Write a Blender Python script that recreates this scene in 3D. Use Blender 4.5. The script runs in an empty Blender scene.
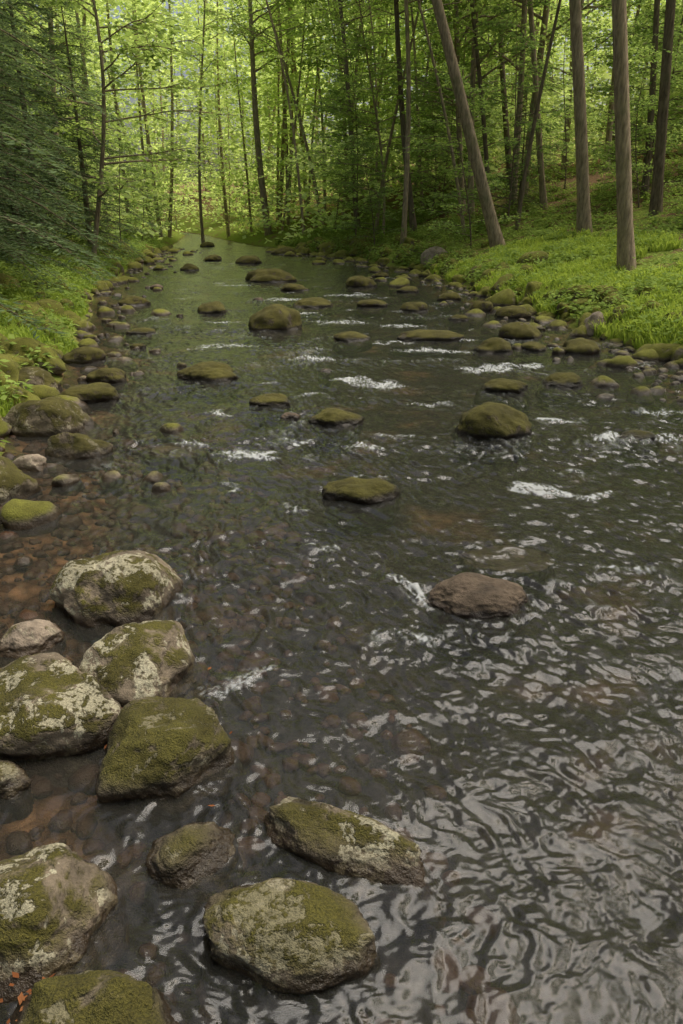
import bpy, math, time, bmesh
import numpy as np
T0=time.time()
scene=bpy.context.scene
# ---------------------------------------------------------------- noise
_p=np.random.default_rng(3).permutation(256); _p=np.concatenate([_p,_p,_p])
_g=np.random.default_rng(4).normal(size=(256,3)); _g/=np.linalg.norm(_g,axis=1)[:,None];_g=_g.astype(np.float32)
def pn(x,y,z=0.0):
    x,y,z=np.broadcast_arrays(np.asarray(x,np.float32),np.asarray(y,np.float32),np.asarray(z,np.float32))
    xi=np.floor(x).astype(np.int32);yi=np.floor(y).astype(np.int32);zi=np.floor(z).astype(np.int32)
    xf=x-xi;yf=y-yi;zf=z-zi;xi&=255;yi&=255;zi&=255
    u=xf*xf*xf*(xf*(xf*6-15)+10);v=yf*yf*yf*(yf*(yf*6-15)+10);w=zf*zf*zf*(zf*(zf*6-15)+10)
    def gr(i,j,k):
        h=_p[_p[_p[(xi+i)&255]+((yi+j)&255)]+((zi+k)&255)]
        g=_g[h];return g[...,0]*(xf-i)+g[...,1]*(yf-j)+g[...,2]*(zf-k)
    def L(a,b,t):return a+(b-a)*t
    return 1.6*L(L(L(gr(0,0,0),gr(1,0,0),u),L(gr(0,1,0),gr(1,1,0),u),v),L(L(gr(0,0,1),gr(1,0,1),u),L(gr(0,1,1),gr(1,1,1),u),v),w)
def pn2(x,y,seed=0):
    """2-D gradient noise (fast)"""
    x=np.asarray(x,np.float32)+seed*13.7;y=np.asarray(y,np.float32)+seed*5.3
    xi=np.floor(x).astype(np.int32);yi=np.floor(y).astype(np.int32);xf=x-xi;yf=y-yi;xi&=255;yi&=255
    u=xf*xf*xf*(xf*(xf*6-15)+10);v=yf*yf*yf*(yf*(yf*6-15)+10)
    def gr(i,j):
        g=_g[_p[_p[(xi+i)&255]+((yi+j)&255)]];return g[...,0]*(xf-i)+g[...,1]*(yf-j)
    a=gr(0,0);b=gr(1,0);c=gr(0,1);d=gr(1,1);a=a+(b-a)*u;c=c+(d-c)*u;return 1.7*(a+(c-a)*v)
def fbm(x,y,z=0.0,o=4):
    s=0;a=1.
    for i in range(o):
        s=s+a*pn(np.asarray(x)*2**i+i*7.3,np.asarray(y)*2**i+i*3.1,np.asarray(z)*2**i);a*=.5
    return s
def ss(a,b,x):
    t=np.clip((x-a)/(b-a),0,1);return t*t*(3-2*t)
# ---------------------------------------------------------------- mesh helper
def mesh_from(name,V,groups,mats,smooth=True,attrs=None):
    V=np.ascontiguousarray(V,dtype=np.float32)
    me=bpy.data.meshes.new(name);me.vertices.add(len(V));me.vertices.foreach_set("co",V.ravel())
    lv=[];lt=[];mi=[]
    for F,m in groups:
        if len(F)==0:continue
        F=np.asarray(F);lv.append(F.ravel());lt.append(np.full(len(F),F.shape[1]));mi.append(np.full(len(F),m))
    lv=np.concatenate(lv).astype(np.int32);lt=np.concatenate(lt).astype(np.int32);mi=np.concatenate(mi).astype(np.int32)
    ls=np.concatenate([[0],np.cumsum(lt)[:-1]]).astype(np.int32)
    me.loops.add(len(lv));me.loops.foreach_set("vertex_index",lv)
    me.polygons.add(len(lt));me.polygons.foreach_set("loop_start",ls);me.polygons.foreach_set("loop_total",lt)
    me.polygons.foreach_set("material_index",mi)
    me.polygons.foreach_set("use_smooth",np.full(len(lt),smooth,dtype=bool))
    for m in mats:me.materials.append(m)
    me.update(calc_edges=True)
    if attrs:
        for k,a in attrs.items():
            at=me.attributes.new(k,'FLOAT','POINT');at.data.foreach_set("value",np.asarray(a,dtype=np.float32).ravel())
    return me
def add(name,me,loc=(0,0,0),rot=(0,0,0),sc=(1,1,1)):
    o=bpy.data.objects.new(name,me);o.location=loc;o.rotation_euler=rot;o.scale=sc
    scene.collection.objects.link(o);return o
class MB:
    def __init__(s):s.V=[];s.G=[];s.n=0
    def add(s,V,F,m=0):
        s.V.append(np.asarray(V));s.G.append((np.asarray(F)+s.n,m));s.n+=len(V)
    def mesh(s,name,mats,smooth=True):
        d={}
        for F,m in s.G:d.setdefault((F.shape[1],m),[]).append(F)
        return mesh_from(name,np.concatenate(s.V),[(np.concatenate(f),k[1]) for k,f in d.items()],mats,smooth)
def tube(P,r,k):
    P=np.asarray(P,float);n=len(P);T=np.gradient(P,axis=0);T/=np.linalg.norm(T,axis=1)[:,None]+1e-9
    ref=np.array([0,0,1.]) if abs(T[0,2])<.8 else np.array([1.,0,0])
    A=np.cross(T,ref);A/=np.linalg.norm(A,axis=1)[:,None]+1e-9;B=np.cross(T,A)
    a=np.linspace(0,2*math.pi,k,endpoint=False)
    V=P[:,None]+np.asarray(r)[:,None,None]*(A[:,None]*np.cos(a)[None,:,None]+B[:,None]*np.sin(a)[None,:,None])
    i=np.arange(n-1)[:,None]*k;j=np.arange(k)[None];j2=(j+1)%k
    return V.reshape(-1,3),np.stack([i+j,i+j2,i+k+j2,i+k+j],-1).reshape(-1,4)
def nrm(v):return v/(np.linalg.norm(v,axis=-1,keepdims=True)+1e-9)
def leafquads(C,D,N,L,W):
    S=nrm(np.cross(D,N));L=L[:,None];W=W[:,None]
    V=np.stack([C,C+D*L*.45+S*W*.5,C+D*L,C+D*L*.45-S*W*.5],1).reshape(-1,3)
    return V,np.arange(len(C)*4).reshape(-1,4)
# ---------------------------------------------------------------- materials
def newmat(name):
    m=bpy.data.materials.new(name);m.use_nodes=True;nt=m.node_tree;nt.nodes.clear()
    out=nt.nodes.new("ShaderNodeOutputMaterial")
    def N(t,**k):
        n=nt.nodes.new(t)
        for a,b in k.items():setattr(n,a,b)
        return n
    return m,nt,N,nt.links.new,out
def ramp(N,stops):
    r=N("ShaderNodeValToRGB");e=r.color_ramp.elements
    e[0].position,e[0].color=stops[0][0],(*stops[0][1],1)
    e[1].position,e[1].color=stops[1][0],(*stops[1][1],1)
    for p,c in stops[2:]:
        x=e.new(p);x.color=(*c,1)
    return r
def ramp_out(N,L,src,stops):
    r=ramp(N,stops);L(src,r.inputs[0]);return r.outputs[0]
def mrange(N,L,src,a,b,c=0.,d=1.):
    n=N("ShaderNodeMapRange",interpolation_type='SMOOTHSTEP');n.inputs[1].default_value=a;n.inputs[2].default_value=b;n.inputs[3].default_value=c;n.inputs[4].default_value=d
    L(src,n.inputs[0]);return n.outputs[0]
def math_(N,L,op,a,b=None):
    n=N("ShaderNodeMath",operation=op)
    for i,q in enumerate((a,b)):
        if q is None:continue
        if isinstance(q,(int,float)):n.inputs[i].default_value=q
        else:L(q,n.inputs[i])
    return n.outputs[0]
def mixc(N,L,f,a,b,blend='MIX'):
    n=N("ShaderNodeMix",data_type='RGBA',blend_type=blend)
    for s,q in ((0,f),(6,a),(7,b)):
        if isinstance(q,(int,float)):n.inputs[s].default_value=q
        elif isinstance(q,tuple):n.inputs[s].default_value=(*q,1)
        else:L(q,n.inputs[s])
    return n.outputs[2]
def noise(N,L,vec,scale,detail=4,rough=.6,dist=0.):
    n=N("ShaderNodeTexNoise");n.inputs["Scale"].default_value=scale;n.inputs["Detail"].default_value=detail;n.inputs["Roughness"].default_value=rough;n.inputs["Distortion"].default_value=dist
    if vec is not None:L(vec,n.inputs["Vector"])
    return n.outputs[0]
def leafmat(name,cols,trans=.5):
    m,nt,N,L,out=newmat(name)
    geo=N("ShaderNodeNewGeometry");oi=N("ShaderNodeObjectInfo")
    f=math_(N,L,'ADD',math_(N,L,'MULTIPLY',geo.outputs["Random Per Island"],.6),math_(N,L,'MULTIPLY',oi.outputs["Random"],.4))
    r=ramp(N,[(0.0,cols[0]),(1.0,cols[2]),(.5,cols[1])]);L(f,r.inputs[0])
    b=N("ShaderNodeBsdfDiffuse");L(r.outputs[0],b.inputs[0])
    t=N("ShaderNodeBsdfTranslucent")
    tc=mixc(N,L,1.0,r.outputs[0],(1.4,1.4,1.0),'MULTIPLY');L(tc,t.inputs[0])
    mx=N("ShaderNodeMixShader");mx.inputs[0].default_value=trans;L(b.outputs[0],mx.inputs[1]);L(t.outputs[0],mx.inputs[2]);L(mx.outputs[0],out.inputs[0])
    return m
M_leaf=leafmat("broad_leaf",[(.18,.25,.08),(.27,.36,.11),(.42,.52,.16)],.5)
M_leaf2=leafmat("understory_leaf",[(.14,.21,.075),(.22,.31,.10),(.35,.45,.14)],.5)
M_far_haze=leafmat("far_leaf_haze_tint",[(.34,.43,.17),(.47,.57,.22),(.62,.70,.32)],.5)  # paler than the near leaves: distance haze and glow painted into the leaf colour
M_hem=leafmat("hemlock_needle",[(.06,.09,.05),(.095,.135,.065),(.14,.19,.085)],.3)
M_grass=leafmat("grass_blade",[(.20,.27,.045),(.31,.40,.075),(.44,.52,.11)],.4)
M_herb=leafmat("herb_leaf",[(.13,.19,.05),(.22,.30,.075),(.33,.41,.10)],.4)
M_dead=leafmat("dead_leaf",[(.10,.035,.015),(.2,.075,.03),(.27,.13,.06)],.1)
def barkmat(name,a,b):
    m,nt,N,L,out=newmat(name);tc=N("ShaderNodeTexCoord");mp=N("ShaderNodeMapping");mp.inputs[3].default_value=(6,6,1.2);L(tc.outputs["Object"],mp.inputs[0])
    n=noise(N,L,mp.outputs[0],3.,5,.65);r=ramp(N,[(.3,a),(.7,b)]);L(n,r.inputs[0])
    n2=noise(N,L,tc.outputs["Object"],1.1,3);moss=mixc(N,L,mrange(N,L,n2,.5,.75,0,.5),r.outputs[0],(.10,.12,.04))
    bs=N("ShaderNodeBsdfDiffuse");L(moss,bs.inputs[0])
    bp=N("ShaderNodeBump");bp.inputs[0].default_value=.8;bp.inputs[1].default_value=.04;L(n,bp.inputs["Height"]);L(bp.outputs[0],bs.inputs["Normal"]);L(bs.outputs[0],out.inputs[0]);return m
M_bark=barkmat("bark_grey_brown",(.15,.115,.08),(.46,.36,.25))
M_barkd=barkmat("bark_dark",(.08,.062,.045),(.24,.19,.135))
def rockmat(name,base,mossamt,lichen,wetz=.05,mosscol=((.035,.038,.008),(.14,.135,.026)),mossmin=None):
    m,nt,N,L,out=newmat(name)
    geo=N("ShaderNodeNewGeometry");pos=geo.outputs["Position"]
    sp=N("ShaderNodeSeparateXYZ");L(pos,sp.inputs[0]);sn=N("ShaderNodeSeparateXYZ");L(geo.outputs["Normal"],sn.inputs[0])
    n1=noise(N,L,pos,5,5,.65);n2=noise(N,L,pos,38,4,.7);n3=noise(N,L,pos,5.5,5,.7,.5);n4=noise(N,L,pos,150,2,.7)
    r=ramp(N,[(.28,tuple(x*.4 for x in base)),(.72,tuple(min(1,x*1.4) for x in base)),(.5,base)]);L(n1,r.inputs[0])
    c=mixc(N,L,.6,r.outputs[0],ramp_out(N,L,n2,[(.3,(.35,.33,.3)),(.7,(1,1,1))]),'MULTIPLY')
    if lichen>0:
        lf=math_(N,L,'MULTIPLY',mrange(N,L,n3,.60-lichen*.12,.63-lichen*.12),mrange(N,L,n2,.38,.5))
        lf=math_(N,L,'MULTIPLY',lf,min(1,lichen*1.2))
        lc=ramp_out(N,L,n4,[(.3,(.24,.22,.145)),(.7,(.50,.46,.33))])
        c=mixc(N,L,lf,c,lc)
    nm=noise(N,L,pos,4.2,5,.72,.3)
    mf=math_(N,L,'ADD',math_(N,L,'MULTIPLY',sn.outputs[2],.30),math_(N,L,'ADD',math_(N,L,'MULTIPLY',nm,1.9),mossamt-1.25))
    mf=mrange(N,L,mf,.0,.22)
    if lichen>.4:
        mf=math_(N,L,'MULTIPLY',mf,math_(N,L,'SUBTRACT',1.,math_(N,L,'MULTIPLY',lf,.9)))
    mm=wetz if mossmin is None else mossmin
    mf=math_(N,L,'MULTIPLY',mf,mrange(N,L,math_(N,L,'ADD',sp.outputs[2],math_(N,L,'MULTIPLY',n2,.04)),mm*.4+.02,mm*1.+.04))
    mc=ramp_out(N,L,n4,[(.25,mosscol[0]),(.75,mosscol[1])]);mc=mixc(N,L,.85,mc,ramp_out(N,L,n1,[(.3,(.5,.4,.3)),(.7,(1.5,1.35,1.1))]),'MULTIPLY')
    c=mixc(N,L,mf,c,mc)
    wet=mrange(N,L,math_(N,L,'ADD',sp.outputs[2],math_(N,L,'MULTIPLY',math_(N,L,'ADD',n1,-.5),.08)),wetz,wetz*.35)
    c=mixc(N,L,wet,c,mixc(N,L,1.,c,(.26,.22,.18),'MULTIPLY'))
    b=N("ShaderNodeBsdfPrincipled");L(c,b.inputs["Base Color"])
    ro=mrange(N,L,wet,0,1,.92,.3);L(ro,b.inputs["Roughness"]);b.inputs["Specular IOR Level"].default_value=.35
    h=math_(N,L,'ADD',math_(N,L,'MULTIPLY',n2,.7),math_(N,L,'MULTIPLY',n4,math_(N,L,'ADD',math_(N,L,'MULTIPLY',mf,.7),.3)))
    h=math_(N,L,'ADD',h,math_(N,L,'MULTIPLY',mf,.5))
    bp=N("ShaderNodeBump");bp.inputs[0].default_value=.9;bp.inputs[1].default_value=.016;L(h,bp.inputs["Height"]);L(bp.outputs[0],b.inputs["Normal"]);L(b.outputs[0],out.inputs[0])
    return m
M_rockL=rockmat("rock_lichen",(.19,.15,.105),.20,.72,.06,((.03,.032,.008),(.12,.115,.023)))
M_rockM=rockmat("rock_mossy",(.15,.12,.08),.32,.44,.06,((.03,.032,.008),(.11,.105,.022)))
M_rockB=rockmat("rock_brown",(.13,.095,.065),-.4,.0,.04)
M_rockF=rockmat("rock_mossy_stream",(.09,.07,.045),.42,.0,.06,((.03,.033,.008),(.125,.12,.025)),.035)
M_rockS=rockmat("rock_submerged_moss",(.18,.15,.06),.6,.0,-.3,((.12,.11,.02),(.32,.29,.06)),-.5)
M_cob=rockmat("bank_stone",(.21,.17,.12),.45,.3,.05,((.06,.07,.014),(.23,.25,.045)))
M_peb=rockmat("wet_pebble",(.23,.13,.075),-.9,.0,-.5)
M_rockG=rockmat("rock_pale_bare",(.30,.24,.18),.0,.3)
# ---------------------------------------------------------------- stream geometry
LY=[-10,0,1.3,3,4.7,7,10.9,16,25.7,41,55,72,90,110,140,200];LX=[-1.4,-1.3,-1.25,-1.75,-2.5,-3.0,-3.95,-5.6,-7.5,-10.0,-12.2,-15.2,-23,-36,-60,-110]
RY=[-10,0,7,10.9,16.4,25.7,34,41,55,72,90,110,140,200];RX=[4.2,4.1,4.6,4.0,3.5,2.5,-.3,-3.2,-8.4,-13.3,-20,-33,-56,-104]
def edges(y):
    y=np.asarray(y,float);yy=y
    l=(np.interp(yy-1,LY,LX)+np.interp(yy,LY,LX)+np.interp(yy+1,LY,LX))/3+.22*pn(y*.7,3.3)
    r=(np.interp(yy-1,RY,RX)+np.interp(yy,RY,RX)+np.interp(yy+1,RY,RX))/3+.25*pn(y*.6,9.3)
    return l,r
def ground(x,y):
    x=np.asarray(x,float);y=np.asarray(y,float);l,r=edges(y)
    dl=l-x;dr=x-r;din=np.minimum(-dl,-dr)
    bed=-.05-.20*ss(-.1,1.6,din)+.04*fbm(x*1.7,y*1.7,0,3)
    dl=np.maximum(dl,0);dr=np.maximum(dr,0)
    hl=.20*ss(0,.7,dl)+.2*np.minimum(dl,12)+.08*np.maximum(dl-12,0)
    hr=.22*ss(0,.7,dr)+.26*np.minimum(dr,14)+.12*np.maximum(dr-14,0)
    return np.where(din>0,bed,-.05+np.where(x<(l+r)/2,hl,hr)+.07*fbm(x*.8,y*.8,0,4)*ss(0,1.,-din))
k=5.
s=np.linspace(-1,1,420);xs=200*np.sinh(k*s)/math.sinh(k)
s=np.linspace(0,1,440);ys=-8+260*np.sinh(4.3*s)/math.sinh(4.3)
X,Y=np.meshgrid(xs,ys);Z=ground(X,Y)
def gridF(nr,nc):
    i=np.arange(nr-1)[:,None]*nc+np.arange(nc-1)[None];return np.stack([i,i+1,i+nc+1,i+nc],-1).reshape(-1,4)
l,r=edges(Y);dbank=np.maximum(l-X,X-r)
m,nt,N,L,out=newmat("forest_floor_and_streambed")
geo=N("ShaderNodeNewGeometry");pos=geo.outputs["Position"]
at=N("ShaderNodeAttribute",attribute_name="bank")
n1=noise(N,L,pos,1.3,5,.65);n2=noise(N,L,pos,14,5,.7);n3=noise(N,L,pos,60,3,.7)
vo=N("ShaderNodeTexVoronoi");vo.inputs["Scale"].default_value=11
mpv=N("ShaderNodeMapping");L(pos,mpv.inputs[0]);mpv.inputs[3].default_value=(1,1,.2);L(mpv.outputs[0],vo.inputs["Vector"])
litter=ramp_out(N,L,n3,[(.3,(.07,.045,.025)),(.7,(.24,.155,.09))])
moss=ramp_out(N,L,n2,[(.3,(.08,.105,.022)),(.7,(.22,.27,.055))])
mf=mrange(N,L,math_(N,L,'ADD',n1,math_(N,L,'MULTIPLY',at.outputs["Fac"],-.014)),.34,.46)
land=mixc(N,L,mf,litter,moss)
cell=ramp_out(N,L,vo.outputs["Distance"],[(.0,(1.1,1.1,1.1)),(.75,(.12,.12,.12))])
peb=mixc(N,L,.8,ramp_out(N,L,vo.outputs["Color"],[(.2,(.10,.055,.032)),(.8,(.30,.18,.105))]),cell,'MULTIPLY')
deep=mixc(N,L,.5,ramp_out(N,L,n2,[(.3,(.018,.018,.015)),(.7,(.065,.06,.048))]),cell,'MULTIPLY')
deep=mixc(N,L,mrange(N,L,noise(N,L,pos,1.2,4,.65),.52,.72,0,.7),deep,mixc(N,L,.5,peb,(.16,.105,.062)))
dd=math_(N,L,'ADD',at.outputs["Fac"],math_(N,L,'MULTIPLY',math_(N,L,'ADD',n1,-.5),1.4))
bedc=mixc(N,L,mrange(N,L,dd,-.35,-.9),peb,deep)
c=mixc(N,L,mrange(N,L,at.outputs["Fac"],-.05,.25),bedc,land)
b=N("ShaderNodeBsdfDiffuse");L(c,b.inputs[0])
bp=N("ShaderNodeBump");bp.inputs[0].default_value=.9;bp.inputs[1].default_value=.05;L(n2,bp.inputs["Height"]);L(bp.outputs[0],b.inputs["Normal"]);L(b.outputs[0],out.inputs[0])
add("ground",mesh_from("ground",np.stack([X,Y,Z],-1).reshape(-1,3),[(gridF(*X.shape),0)],[m],True,{"bank":dbank.ravel()}))
# ---------------------------------------------------------------- boulders (x,y,rx,ry,rz,rotz,type)
RK=[(-1.16,3.03,.32,.27,.24,0,'L'),(-.92,2.44,.27,.27,.20,-.4,'L'),(-1.44,2.66,.15,.13,.10,.3,'G'),(-1.20,2.12,.36,.27,.20,.2,'L'),(-.64,1.93,.24,.24,.17,.3,'M'),
(-1.20,1.80,.13,.08,.08,0,'M'),(-.46,1.51,.14,.12,.08,.4,'M'),(.02,1.55,.28,.12,.10,-.45,'L'),(-.15,1.24,.25,.15,.12,-.2,'M'),(-.88,1.29,.25,.22,.16,.3,'L'),
(-.60,.98,.23,.15,.14,0,'M'),(-2.46,4.45,.30,.36,.26,0,'M'),(.70,3.02,.27,.17,.13,0,'B'),(.96,3.53,.27,.17,.03,0,'S'),(.14,4.48,.28,.2,.11,0,'F'),
(1.38,5.99,.35,.28,.27,0,'F'),(-.05,6.30,.27,.2,.13,0,'F'),(-.74,7.0,.22,.18,.10,0,'F'),(-.5,6.45,.1,.09,.06,0,'B'),(-1.62,8.25,.39,.28,.18,0,'F'),
(-1.15,12.2,.46,.4,.40,0,'F'),(-2.6,14.3,.33,.3,.22,0,'F'),(.17,11.0,.30,.25,.13,0,'F'),(1.41,11.1,.54,.3,.15,.1,'F'),(2.19,10.,.29,.25,.2,0,'F'),
(2.87,11.2,.36,.3,.26,0,'F'),(1.83,7.6,.28,.22,.13,0,'F'),(2.58,7.9,.27,.22,.14,.6,'F'),(2.82,10.1,.2,.2,.12,0,'F'),(3.46,9.9,.3,.26,.2,0,'F'),
(-2.1,21.4,.8,.5,.36,0,'F'),(-1.25,18.7,.42,.35,.18,0,'F'),(-.63,15.3,.44,.35,.18,0,'F'),(.67,15.4,.34,.3,.14,0,'F'),(1.5,14.6,.3,.3,.18,0,'F'),
(.54,19.8,.45,.4,.28,0,'F'),(-1.43,5.5,.27,.18,.04,0,'S'),(2.62,5.8,.19,.15,.07,0,'F'),(-2.7,7.2,.33,.22,.17,0,'F'),(-2.8,8.1,.25,.2,.16,0,'F'),
(-2.18,5.4,.28,.2,.18,0,'M'),(-2.72,6.1,.42,.3,.3,.1,'M'),(-3.43,7.5,.28,.25,.22,0,'M'),(-2.43,5.,.13,.12,.12,0,'G'),(-3.5,9.3,.3,.25,.2,0,'F'),
(-4.55,15.6,.35,.3,.2,0,'F'),(-3.33,11.6,.28,.22,.1,0,'F'),(-5.4,25.7,.36,.3,.25,0,'F'),(-5.6,31.5,.4,.35,.25,0,'F'),(-2.95,36.8,.65,.5,.35,0,'F'),
(-3.8,29.7,.55,.45,.3,0,'F'),(-4.96,19.2,.18,.16,.12,0,'B'),(3.25,25.3,.5,.45,.45,0,'G'),(4.15,11.4,.22,.2,.3,0,'G'),(1.3,22.9,.25,.2,.16,0,'F'),(-8.4,46,.5,.4,.3,0,'F'),
(-3.0,10.2,.12,.1,.08,0,'F'),(-.2,8.6,.09,.08,.04,0,'B'),(2.2,13.2,.2,.15,.1,0,'F'),(2.5,16.5,.3,.25,.18,0,'F'),(-1.9,16.3,.14,.1,.08,0,'B'),(1.7,18.3,.3,.22,.16,0,'F'),(3.3,13.6,.35,.3,.22,0,'F'),(2.9,14.6,.25,.2,.2,0,'F')]
def ico(sub):
    bm=bmesh.new();bmesh.ops.create_icosphere(bm,subdivisions=sub,radius=1.);V=np.array([v.co[:] for v in bm.verts]);F=np.array([[v.index for v in f.verts] for f in bm.faces]);bm.free();return V,F
ICO={s:ico(s) for s in (2,3,4,5,6)}
def rockshape(P,seed,rough=1.,cuts=7,depth=.82,dmin=.66):
    rg=np.random.default_rng(seed);o=rg.uniform(0,90,3);V=P.copy()
    for i in range(cuts):
        n=rg.normal(size=3);n[2]*=.6;n/=np.linalg.norm(n);d=rg.uniform(dmin,.9)
        q=V@n-d;V=V-np.outer(np.where(q>0,q*depth,0),n)
    rr=1+rough*(.22*pn(*(P*1.0+o).T)+.08*fbm(*(P*2.3+o).T,o=3)+.016*fbm(*(P*9+o).T,o=4))
    V=V*rr[:,None]
    V/=np.array([V[:,0].max()-V[:,0].min(),V[:,1].max()-V[:,1].min(),2*V[:,2].max()])/2
    V[:,0]-=(V[:,0].max()+V[:,0].min())/2
    g=1+.45*np.clip(-V[:,2],0,1);V[:,0]*=g;V[:,1]*=g
    return V
MM={'L':M_rockL,'M':M_rockM,'B':M_rockB,'F':M_rockF,'G':M_rockG,'S':M_rockS}
NM={'L':'lichen_boulder','M':'mossy_boulder','B':'river_boulder','F':'mossy_river_rock','G':'pale_boulder','S':'submerged_rock'}
for i,(x,y,rx,ry,rz,rot,t) in enumerate(RK):
    P,F=ICO[6 if y<3.6 else (5 if y<9 else 4)]
    V=rockshape(P,i+11,1.1 if t in 'F' else 1.,{'L':8,'M':7,'G':8,'B':2,'S':1}.get(t,3),.72 if t in 'LMG' else .5,.66 if t in 'LMG' else .8)
    zb=float(ground(x,y));z0=0. if zb<0 else zb
    V=V*np.array([rx,ry,rz]);V[:,2]=np.where(V[:,2]<0,V[:,2]*max(1.,.24/rz),V[:,2])
    add(NM[t],mesh_from(NM[t],V,[(F,0)],[MM[t]]),(x,y,z0-(.03 if t=='S' else .01)),(0,0,rot))
def stones(name,pts,mat,sub,seed0=500,flat=(.6,.9)):
    P,F=ICO[sub];protos=[rockshape(P,seed0+i,1.,7) for i in range(10)];mb=MB();rg=np.random.default_rng(seed0)
    for (x,y,z,sz) in pts:
        V=protos[rg.integers(10)]*np.array([1,rg.uniform(.65,1),rg.uniform(*flat)])*sz
        a=rg.uniform(0,6.28);b=rg.uniform(-.3,.3);ca,sa=math.cos(a),math.sin(a)
        V=V@np.array([[1,0,0],[0,math.cos(b),-math.sin(b)],[0,math.sin(b),math.cos(b)]])
        V=np.stack([V[:,0]*ca-V[:,1]*sa,V[:,0]*sa+V[:,1]*ca,V[:,2]],1)+(x,y,z)
        mb.add(V,F)
    add(name,mb.mesh(name,[mat]))
rg=np.random.default_rng(21)
nl_=430;n=nl_+620;side=np.arange(n)<nl_;y=np.where(side,3.2+40*rg.random(n)**1.4,7+33*rg.random(n)**1.3);l0,r0=edges(y)
sz=(.04+.15*rg.random(n)**2.2)*(1+.03*y)*np.where(rg.random(n)<.08,1.5,1);off=np.where(side,rg.normal(.28,.62,n),rg.normal(.25,.6,n))*(1+.02*y);x=np.where(side,l0-off,r0+off)
y=np.concatenate([y,rg.uniform(7.6,10.6,110)]);x=np.concatenate([x,rg.uniform(3.6,5.2,110)]);sz=np.concatenate([sz,rg.uniform(.03,.12,110)]);side=np.concatenate([side,np.zeros(110,bool)])
z=ground(x,y)+sz*.05;z=np.where(z+sz*.5<-.02,-sz*.25,z);kk=~(side&(y<4.5)&(x>-1.8))
stones("bank_stones",list(zip(x[kk],y[kk],z[kk],sz[kk])),M_cob,3)
n=2600;y=.5+6*rg.random(n)**1.3;l0,r0=edges(y);x=l0-.6+(rg.random(n)**1.6)*2.5;sz=rg.uniform(.012,.05,n)*np.where(rg.random(n)<.14,1.8,1)
stones("streambed_pebbles",list(zip(x,y,ground(x,y)+sz*.1,sz)),M_peb,2,700,(.4,.7))
# ---------------------------------------------------------------- water
FO=[(.36,3.12,.10,.09,.75),(.30,2.64,.20,.06,.5),(1.42,4.55,.2,.10,.75),(1.75,4.47,.3,.06,.6),(2.36,5.8,.16,.12,.7),(2.85,5.75,.2,.10,.65),(.45,7.8,.3,.2,.75),(.1,8.1,.25,.14,.65),(1.87,8.7,.4,.2,.75),(1.25,10,.5,.16,.65),(-.43,2.36,.18,.06,.45),(-1.2,6.6,.15,.12,.55),(-.63,5.3,.15,.12,.55),(-.28,4.26,.1,.09,.6),(-.9,5.3,.15,.1,.5),(1.54,3.34,.2,.06,.5),(.8,10.7,.3,.15,.65),(2.1,6.3,.3,.1,.55),(-.3,9.3,.4,.15,.55),(-1.6,10.4,.4,.15,.55),(0.,12.8,.6,.2,.55),(1.1,12.4,.5,.2,.55),(2.4,8.9,.3,.15,.55),(.9,6.9,.3,.1,.5),(-2.2,12.9,.4,.15,.5),(-.35,7.3,.2,.12,.5),(-1.3,16.5,.7,.3,.55),(.2,17.5,.6,.3,.55),(-3,20,.7,.3,.5),(-.9,14,.5,.2,.55),(.15,5.5,.2,.1,.45),(2.6,4.3,.3,.08,.45),(-.1,3.6,.15,.1,.35),(1.9,2.9,.2,.08,.35),(3.2,6.6,.4,.15,.5),(3.1,5.0,.3,.1,.5)]
rg=np.random.default_rng(5)
for i in range(90):
    y=4.5+26*rg.random()**1.1;l0,r0=edges(y);x=rg.uniform(l0+1.2,r0-.3);FO.append((x,y,rg.uniform(.06,.25)*(1+y*.03),rg.uniform(.03,.10)*(1+y*.05),rg.uniform(.25,.48)))
nr,nc=1250,700
yy=.55*(150.)**(np.linspace(0,1,nr));uu=np.linspace(0,1,nc)
l,r=edges(yy);l=l-1.2;r=r+1.;X=(l[:,None]+(r-l)[:,None]*uu[None]).astype(np.float32);Y=np.repeat(yy[:,None],nc,1).astype(np.float32)
wx=X+.16*pn2(X*1.3,Y*1.3,5)+.07*pn2(X*5,Y*5,2)+.025*pn2(X*14,Y*14,2);wy=Y+.16*pn2(X*1.3,Y*1.3,9)+.07*pn2(X*5,Y*5,7)+.025*pn2(X*14,Y*14,7)
a=.45;ax=wx*math.cos(a)+wy*math.sin(a);al=-wx*math.sin(a)+wy*math.cos(a)
rid=lambda n:1-np.abs(n)*2
calm=ss(1.15,2.3,X-l[:,None])*.85+.15
foam=np.zeros_like(X)
for (fx,fy,sx,sy,st) in FO:
    i0,i1=np.searchsorted(yy,[fy-3*sy-.3,fy+3*sy+.3]);q=slice(i0,i1)
    foam[q]+=st*np.exp(-((X[q]-fx-.14*pn2(Y[q]*6,X[q]*5,3))/sx)**2-((Y[q]-fy-.14*pn2(X[q]*4,Y[q]*2,8)*(1+fy*.04))/sy)**2)
act=np.clip(.95+.7*pn2(X*.8,Y*.8,20),.45,2)+.6*np.clip(foam,0,1)
near=.8+.55*ss(2.,4.5,Y)          # choppier in the faster middle reach
W=.009*pn2(ax*2.4,al*1.8,1)+.008*pn2(ax*1.8,al*5.,8)+near*(.009*rid(pn2(ax*7,al*3.6,3))+.0068*rid(pn2(ax*15,al*6.5,4)))+near*.0060*pn2(ax*28,al*12,6)*ss(26,12,Y)+.0036*rid(pn2(ax*50,al*22,11))*ss(14,7,Y)+.0018*pn2(ax*88,al*42,9)*ss(5,3,Y)
Zw=W*calm*act-.012
Zw+=.012*np.clip(foam,0,1)*(.8+.8*pn2(X*14,Y*14,3))
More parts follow.
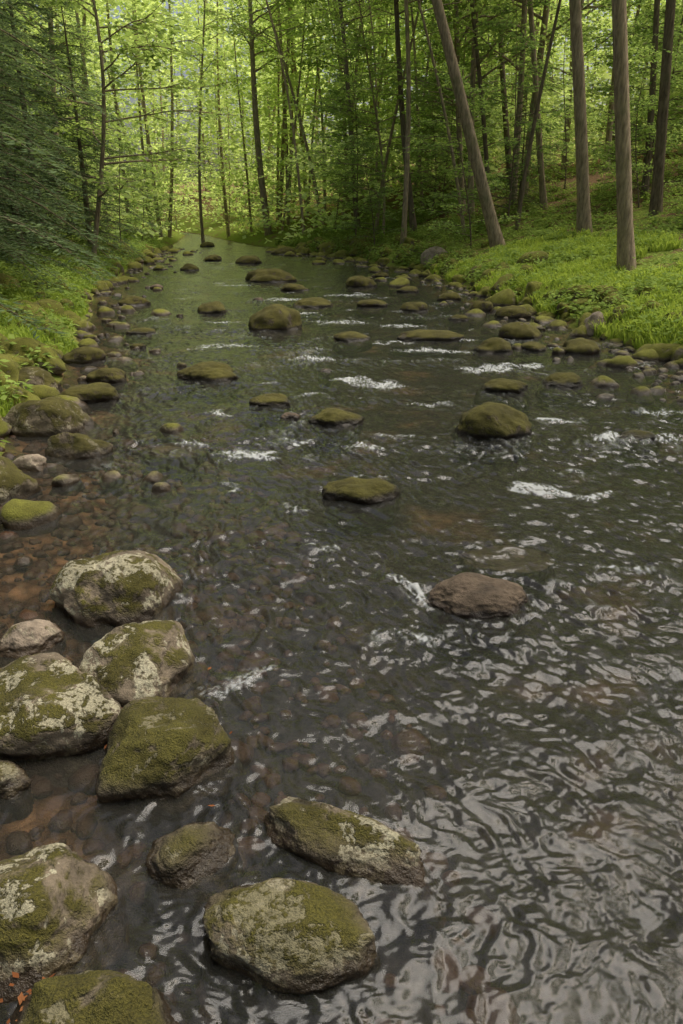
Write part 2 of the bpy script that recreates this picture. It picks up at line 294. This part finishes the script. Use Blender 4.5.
for (x,y,rx,ry,rz,rot,t) in RK:
    if y<2.7 and x<-.3:continue
    d=((X-x)/(rx*1.25))**2
    Zw+=.016*np.exp(-d-((Y-(y+ry*1.05))/(.12))**2)
crest=W*act/.03
fn=.40*rid(pn2(ax*15,al*5.5,31))+.38*rid(pn2(ax*38,al*16,33))+.42*pn2(ax*70,al*34,32)+.08
foamA=np.clip((np.clip(foam,0,1)*1.7*np.clip(fn,0,1.2)-.24)*1.2,0,.42)+np.clip((crest-.8)*.8,0,.16)*np.clip(fn,0,1)*calm*ss(1.2,3,Y)
m,nt,N,L,out=newmat("stream_water")
fr=N("ShaderNodeFresnel");fr.inputs[0].default_value=1.37
tr=N("ShaderNodeBsdfTransparent");tr.inputs[0].default_value=(.74,.71,.64,1)
gl=N("ShaderNodeBsdfGlossy");gl.inputs["Roughness"].default_value=.13
# a little suspended air and silt scatters light in the fast water
tb=N("ShaderNodeBsdfDiffuse");tb.inputs[0].default_value=(.27,.27,.235,1)
mt=N("ShaderNodeMixShader");mt.inputs[0].default_value=.055;L(tr.outputs[0],mt.inputs[1]);L(tb.outputs[0],mt.inputs[2])
mx=N("ShaderNodeMixShader");L(fr.outputs[0],mx.inputs[0]);L(mt.outputs[0],mx.inputs[1]);L(gl.outputs[0],mx.inputs[2])
fa=N("ShaderNodeAttribute",attribute_name="foam")
df=N("ShaderNodeBsdfDiffuse");df.inputs[0].default_value=(.78,.8,.8,1)
mx2=N("ShaderNodeMixShader");L(fa.outputs["Fac"],mx2.inputs[0]);L(mx.outputs[0],mx2.inputs[1]);L(df.outputs[0],mx2.inputs[2]);L(mx2.outputs[0],out.inputs[0])
add("stream_water",mesh_from("stream_water",np.stack([X,Y,Zw],-1).reshape(-1,3),[(gridF(nr,nc),0)],[m],True,{"foam":foamA.ravel()}))
print("water",time.time()-T0)
# ---------------------------------------------------------------- trees
def tree(seed,H,r0,leanx=0.,leany=0.,start=4.,nl=26,Ll=4.,nsub=7,nleaf=22,leafL=.13,curve=.3,spread=.2,leafm=None,bark=None,up=.5,sides=9,twist=1.):
    rg=np.random.default_rng(seed);mb=MB();n=16;t=np.linspace(0,1,n)
    ph=rg.uniform(0,6.28,4)
    px=leanx*t*H+curve*(np.sin(t*4+ph[0])-math.sin(ph[0]))*twist;py=leany*t*H+curve*(np.sin(t*3.3+ph[1])-math.sin(ph[1]))*twist
    P=np.stack([px,py,-.3+t*(H+.3)],1);rr=r0*((1-t)**.8*.93+.07)*(1+.35*np.exp(-t*H/.25))
    V,F=tube(P,rr,sides);mb.add(V,F,0)
    C=[];D=[]
    for i in range(nl):
        h=start+(H*.985-start)*((i+rg.random())/nl);f=h/H
        b=np.array([np.interp(f,t,px),np.interp(f,t,py),h]);az=rg.uniform(0,6.28)+i*2.4
        ln=Ll*(1-.55*max(0,(h-start)/(H-start))**1.3)*rg.uniform(.6,1.1)
        d=np.array([math.cos(az),math.sin(az),0]);q=np.linspace(0,1,6)
        e=up*rg.uniform(.5,1.3)
        Q=b+d*(q*ln)[:,None]+np.array([0,0,1.])*(ln*(e*q-.35*e*q*q))[:,None]+rg.normal(0,.04*ln,(6,3))*q[:,None]
        rl=np.interp(f,t,rr)*.42;V,F=tube(Q,rl*(1-q)**.9+.006,5);mb.add(V,F,0)
        for j in range(nsub):
            qq=.25+.75*(j+rg.random())/nsub;bb=np.array([np.interp(qq,q,Q[:,k_]) for k_ in range(3)])
            sd=1 if j%2 else -1;aa=az+sd*rg.uniform(.4,1.2);l2=ln*.42*(1.15-qq*.6)*rg.uniform(.6,1.2)
            dd=np.array([math.cos(aa),math.sin(aa),rg.uniform(-.12,.22)])
            E=bb+dd*l2
            V,F=tube(np.stack([bb,(bb+E)/2+(0,0,.03),E]),np.array([.012,.008,.003])*(1+r0*2),3);mb.add(V,F,0)
            s_=rg.random(nleaf)**.7
            c_=bb+dd*(s_*l2*1.1)[:,None]+rg.normal(0,1,(nleaf,3))*np.array([spread,spread,spread*.35])
            C.append(c_);aa2=aa+rg.normal(0,.9,nleaf);D.append(np.stack([np.cos(aa2),np.sin(aa2),rg.normal(-.15,.25,nleaf)],1))
    C=np.concatenate(C);D=nrm(np.concatenate(D));m_=len(C)
    Nn=nrm(np.stack([rg.normal(0,.5,m_),rg.normal(0,.5,m_),np.ones(m_)],1));ll=leafL*rg.uniform(.65,1.25,m_)
    V,F=leafquads(C,D,Nn,ll,ll*rg.uniform(.5,.68,m_));mb.add(V,F,1)
    return mb.mesh("tree",[bark or M_bark,leafm or M_leaf])
def hemlock(seed,H,r0,nl=90,Ll=3.4,start=.8):
    rg=np.random.default_rng(seed);mb=MB();t=np.linspace(0,1,12)
    P=np.stack([.1*np.sin(t*3),.1*np.cos(t*3),-.3+t*(H+.3)],1);rr=r0*(1-t)+.01;V,F=tube(P,rr,8);mb.add(V,F,0);C=[];D=[]
    for i in range(nl):
        f=((i+rg.random())/nl);h=start+(H-start)*f;az=i*2.4+rg.uniform(-.5,.5);ln=Ll*(1-f)**.75*rg.uniform(.65,1.1)+.2
        d=np.array([math.cos(az),math.sin(az),0]);q=np.linspace(0,1,7)
        Q=np.array([0,0,h])+d*(q*ln)[:,None]+np.array([0,0,1.])*(ln*(.18*q-.5*q*q*rg.uniform(.7,1.2)))[:,None]
        V,F=tube(Q,.02*(1-q)*(1-f*.6)+.004,4);mb.add(V,F,0);ns=int(8+ln*7);sv=np.array([-d[1],d[0],0])
        for j in range(ns):
            qq=.12+.88*(j+rg.random())/ns;bb=np.array([np.interp(qq,q,Q[:,k_]) for k_ in range(3)]);sd=1 if j%2 else -1
            l2=(.25+.55*ln*.35*(1-qq)+.1)*rg.uniform(.7,1.2);dd=nrm(d*.75+sv*sd*.8+np.array([0,0,rg.uniform(-.45,-.05)]))
            n_=int(10+l2*20);s_=np.sort(rg.random(n_));c_=bb+dd*(s_*l2)[:,None]+np.array([0,0,-.12])*(s_*s_*l2)[:,None]
            sgn=np.where(np.arange(n_)%2==0,1,-1)[:,None];sv2=nrm(np.cross(dd,[0,0,1.]))
            C.append(c_);D.append(nrm(dd*.7+sv2*sgn*.8+rg.normal(0,.12,(n_,3))))
    C=np.concatenate(C);D=np.concatenate(D);m_=len(C);Nn=nrm(np.stack([rg.normal(0,.3,m_),rg.normal(0,.3,m_),np.ones(m_)],1));ll=rg.uniform(.08,.16,m_)
    V,F=leafquads(C,D,Nn,ll,ll*.26);mb.add(V,F,1);return mb.mesh("hemlock",[M_barkd,M_hem])
G=lambda x,y:float(ground(x,y))
TR=[(5.25,24,17,.21,-.42,.0,7,.25,M_bark),(5.97,15,17,.16,-.22,.02,6.5,.10,M_bark),(7.3,22,19,.19,-.19,0,7.5,.12,M_bark),(9.3,22,18,.16,-.09,0,7,.1,M_barkd),
(8.2,30,18,.13,-.25,0,8,.3,M_bark),(3.4,34,19,.15,-.14,0,8,.3,M_barkd),(2.6,31,18,.12,-.08,0,8,.5,M_bark),(-4.9,50,20,.25,-.08,0,9,.4,M_bark),(.9,40,19,.15,-.18,0,9,.5,M_barkd),
(8.6,38,20,.16,-.15,0,10,.2,M_barkd),(12.5,36,20,.15,-.1,0,10,.2,M_bark),(6.6,33,19,.11,-.17,0,9,.3,M_barkd),(10.9,27,18,.12,-.1,0,8,.2,M_barkd),(4.9,29,15,.07,-.3,0,7,.4,M_bark),(6.4,27,15,.08,.05,0,7,.3,M_barkd),(1.7,37,17,.09,.12,0,8,.5,M_bark),(-1.2,47,18,.12,-.2,0,9,.5,M_bark),(-8.8,18.,14,.10,.15,0,6,.3,M_barkd),
(-2.2,44,18,.09,-.22,0,9,.6,M_bark),(2.,44,18,.08,-.1,0,9,.5,M_bark),(4.4,40,18,.09,-.2,0,9,.5,M_bark),(-9.8,52,19,.12,.05,0,9,.5,M_bark),(7.6,45,19,.1,-.12,0,10,.4,M_bark)]
for i,(x,y,H,r0,lx,ly,st,cv,bk) in enumerate(TR):
    add("deciduous_tree",tree(100+i,H,r0,lx,ly,st,18,3.6,6,20,.2,cv,.25,M_leaf,bk),(x,y,G(x,y)))
tall=[tree(200+i,18+i,.15,0.05*(i-1.),.02,3.5+i*.7,30,4.2,7,22,.24,.6,.3) for i in range(3)]
low=[tree(300+i,5+1.2*i,.035,.05*(i-1.5),0,.5,28,2.3,6,22,.135,.3,.16,M_leaf2,M_barkd,.22,6) for i in range(4)]
mid=[tree(350+i,10+i,.07,.1*(i-1),0,1.5,30,3.2,7,22,.18,.5,.24,M_leaf,M_bark,.3,6) for i in range(3)]
hem=[hemlock(400,13,.16),hemlock(401,9,.11,70,2.8,.4)]
print("protos",time.time()-T0)
rg=np.random.default_rng(77)
for (x,y,k_,s_) in [(-6.4,10.6,0,1.),(-8.6,16,0,1.1),(-6.4,8.0,1,1.),(-10.5,20,0,1.2),(-11,13,0,1.1),(-9.6,24,1,1.1),(-12.5,27,0,1.2),(-15.5,33,0,1.3),(-7.0,14.2,1,.8),(-8.6,19.5,1,.85),(7.3,31.,1,.5),(-7.8,12.6,0,.9),(-9.9,29,1,1.0)]:
    add("hemlock_tree",hem[k_].copy(),(x,y,G(x,y)),(0,0,rg.uniform(0,6.28)),(s_,)*3)
rg=np.random.default_rng(78)
def place(name,protos,x,y,s_):
    add(name,protos[rg.integers(len(protos))].copy(),(x,y,G(x,y)),(rg.normal(0,.06),rg.normal(0,.06),rg.uniform(0,6.28)),(s_,s_,s_*rg.uniform(.9,1.1)))
n=0
while n<125:
    y=rg.uniform(10,50);x=rg.uniform(-.7*y-4,.7*y+4);l0,r0=edges(y);d=max(l0-x,x-r0)
    if d<.4 or (x>0 and y<20 and d<5.) or (x<0 and y<24 and l0-x<7):continue
    n+=1;q=rg.random()
    if q<.72:
        if x>0 and y<30 and d<6 and rg.random()<.5:continue
        place("understory_tree",low,x,y,rg.uniform(.6,1.2))
    elif q<.88:
        if y>24:place("young_tree",mid,x,y,rg.uniform(.8,1.2))
    elif d>2:place("deciduous_tree",tall,x,y,rg.uniform(.85,1.15))
for (x,y) in [(-6,2),(-5,-5),(7,2),(6,-5),(8.5,8),(-11,6),(1,-9)]:
    place("deciduous_tree",tall,x,y,rg.uniform(.9,1.1))
# distant forest : one mesh
mb=MB();C=[]
nT=390;yt=46+100*rg.random(nT)**1.3;xt=rg.uniform(-1,1,nT)*(.66*yt+4)
l0,r0=edges(yt);dt=np.maximum(l0-xt,xt-r0);ok=dt>.6;xt=xt[ok];yt=yt[ok];gt=ground(xt,yt)
for x,y,g in zip(xt,yt,gt):
    H=rg.uniform(16,28)*(1+max(0,y-80)*.009);t=np.linspace(0,1,6);lx,ly=rg.normal(0,.09,2)*H;ph=rg.uniform(0,6)
    P=np.stack([x+lx*t+.5*np.sin(3*t+ph),y+ly*t,g-.3+t*H],1);V,F=tube(P,rg.uniform(.05,.2)*(1-.85*t),5);mb.add(V,F,0)
    ns=100;hh=1.+(H-1.)*rg.random(ns)**.7;az=rg.uniform(0,6.28,ns);R_=rg.uniform(.3,4.2,ns)*(1-.5*(hh/H)**2)
    C.append(np.stack([x+lx*hh/H+np.cos(az)*R_,y+ly*hh/H+np.sin(az)*R_,g+hh],1))
nS=5600;ysh=38+90*rg.random(nS)**1.4;xsh=rg.uniform(-1,1,nS)*(.65*ysh+4);l0,r0=edges(ysh);ds=np.maximum(l0-xsh,xsh-r0);ok=ds>.2;xsh=xsh[ok];ysh=ysh[ok]
C.append(np.stack([xsh,ysh,ground(xsh,ysh)+rg.uniform(.2,4.5,len(xsh))],1))
C=np.concatenate(C);per=11;C=np.repeat(C,per,0);m_=len(C);C=C+rg.normal(0,1,(m_,3))*np.array([.6,.6,.16])
az=rg.uniform(0,6.28,m_);D=nrm(np.stack([np.cos(az),np.sin(az),rg.normal(-.1,.3,m_)],1));Nn=nrm(np.stack([rg.normal(0,.6,m_),rg.normal(0,.6,m_),np.ones(m_)],1));ll=rg.uniform(.26,.48,m_)*(1+np.maximum(C[:,1]-70,0)*.008)
V,F=leafquads(C,D,Nn,ll,ll*.6);mb.add(V,F,1);add("distant_forest",mb.mesh("distant_forest",[M_bark,M_far_haze]))
# ---------------------------------------------------------------- grass, herbs
def grass(name,P,hmin,hmax,rg):
    n=len(P);az=rg.uniform(0,6.28,n);h=rg.uniform(hmin,hmax,n);w=rg.uniform(.006,.011,n)
    d=np.stack([np.cos(az),np.sin(az),np.zeros(n)],1);s_=np.stack([-np.sin(az),np.cos(az),np.zeros(n)],1);z=np.array([0,0,1.])
    b=rg.uniform(.2,.9,n)[:,None];h=h[:,None];w=w[:,None]*(1+P[:,1:2]*.03)
    p0=P;p1=P+z*h*.6+d*h*b*.25;p2=P+z*h*(1-.25*b)+d*h*b*.8
    V=np.stack([p0-s_*w,p0+s_*w,p1+s_*w*.8,p1-s_*w*.8,p2+s_*w*.15,p2-s_*w*.15],1).reshape(-1,3)
    i=np.arange(n)[:,None]*6;F=np.concatenate([i+[0,1,2,3],i+[3,2,4,5]])
    add(name,mesh_from(name,V,[(F,0)],[M_grass]))
n=120000;y=6.5+17*rg.random(n)**1.3;l0,r0=edges(y);x=r0+.05+rg.random(n)**1.1*4.2
k_=(pn(x*.55,y*.55,2.)+.5*pn(x*2.5,y*2.5)>-.2+.02*(y-10));x=x[k_];y=y[k_];P=np.stack([x,y,ground(x,y)],1);P=P[P[:,2]>.02]
grass("stream_bank_grass",P,.08,.26,rg)
n=80000;y=rg.uniform(4.5,26,n);l0,r0=edges(y);x=l0-.1-rg.random(n)*3.2;k_=(pn(x*.6,y*.6,4.)+.3*pn(x*2.2,y*2.2)>-.15);x=x[k_];y=y[k_];P=np.stack([x,y,ground(x,y)],1);P=P[P[:,2]>.03]
grass("stream_bank_grass",P,.05,.16,rg)
def herbs(name,x,y,rg,size=(.05,.11),hh=(.04,.35),per=10,mat=M_herb):
    n=len(x);z=ground(x,y);x=np.repeat(x,per);y=np.repeat(y,per);z=np.repeat(z,per);h=np.repeat(rg.uniform(*hh,n),per)*rg.uniform(.4,1.1,n*per)
    az=rg.uniform(0,6.28,n*per);rd=rg.random(n*per)*h*.7
    C=np.stack([x+np.cos(az)*rd,y+np.sin(az)*rd,z+h],1);D=nrm(np.stack([np.cos(az),np.sin(az),rg.normal(-.1,.3,n*per)],1))
    Nn=nrm(np.stack([rg.normal(0,.35,n*per),rg.normal(0,.35,n*per),np.ones(n*per)],1));ll=rg.uniform(*size,n*per)*(1+y*.012)
    V,F=leafquads(C,D,Nn,ll,ll*.6);add(name,mesh_from(name,V,[(F,0)],[mat]))
n=24000;y=4.5+40*rg.random(n)**1.1;l0,r0=edges(y);sd=rg.random(n)<.6;off=.25+rg.random(n)**1.3*15
x=np.where(sd,r0+off,l0-off);k_=pn(x*.5,y*.5,14.)+.4*pn(x*2,y*2,4.)>-.2;herbs("ground_cover_plants",x[k_],y[k_],rg)
n=70;x=np.concatenate([rg.normal(-.93,.07,30),rg.normal(-.78,.05,25),rg.uniform(-1.5,-.4,15)]);y=np.concatenate([rg.normal(2.14,.06,30),rg.normal(1.07,.04,25),rg.uniform(1.2,2.7,15)])
z=np.maximum(ground(x,y),0)+rg.uniform(.012,.04,n);az=rg.uniform(0,6.28,n);D=nrm(np.stack([np.cos(az),np.sin(az),rg.normal(0,.2,n)],1));Nn=nrm(np.stack([rg.normal(0,.3,n),rg.normal(0,.3,n),np.ones(n)],1));ll=rg.uniform(.015,.032,n)
V,F=leafquads(np.stack([x,y,z],1),D,Nn,ll,ll*.6);add("fallen_leaves",mesh_from("fallen_leaves",V,[(F,0)],[M_dead]))
V,F=tube([(-1.02,2.12,.05),(-.93,2.17,.07),(-.84,2.2,.06),(-.76,2.27,.09)],[.006,.005,.004,.002],6);add("dead_twig",mesh_from("dead_twig",V,[(F,0)],[M_rockG]))
# ---------------------------------------------------------------- light, world, camera
w=bpy.data.worlds.new("World");scene.world=w;w.use_nodes=True;nt=w.node_tree
sky=nt.nodes.new("ShaderNodeTexSky");sky.sky_type='NISHITA';sky.sun_disc=False;sky.sun_elevation=math.radians(64);sky.sun_rotation=math.radians(58);sky.air_density=1.;sky.dust_density=8.;sky.ozone_density=.5
bg=nt.nodes["Background"];bg.inputs[1].default_value=.15;nt.links.new(sky.outputs[0],bg.inputs[0])
# veiled sun high on the right, a little ahead: very wide soft disc
ld=bpy.data.lights.new("sun","SUN");ld.energy=5.;ld.angle=math.radians(60);ld.color=(1,.96,.88);lo=bpy.data.objects.new("sun",ld);lo.rotation_euler=(math.radians(-26),0,math.radians(-58));scene.collection.objects.link(lo)
cam=bpy.data.cameras.new("Camera");cam.sensor_fit='VERTICAL';cam.sensor_height=36;cam.lens=24;cam.clip_end=1000;cam.clip_start=.05
co=bpy.data.objects.new("Camera",cam);co.location=(0,0,1.8);co.rotation_euler=(math.radians(90-23.5),0,0);scene.collection.objects.link(co);scene.camera=co
scene.view_settings.view_transform='Standard';scene.view_settings.look='None';scene.view_settings.exposure=0
print("done",time.time()-T0)
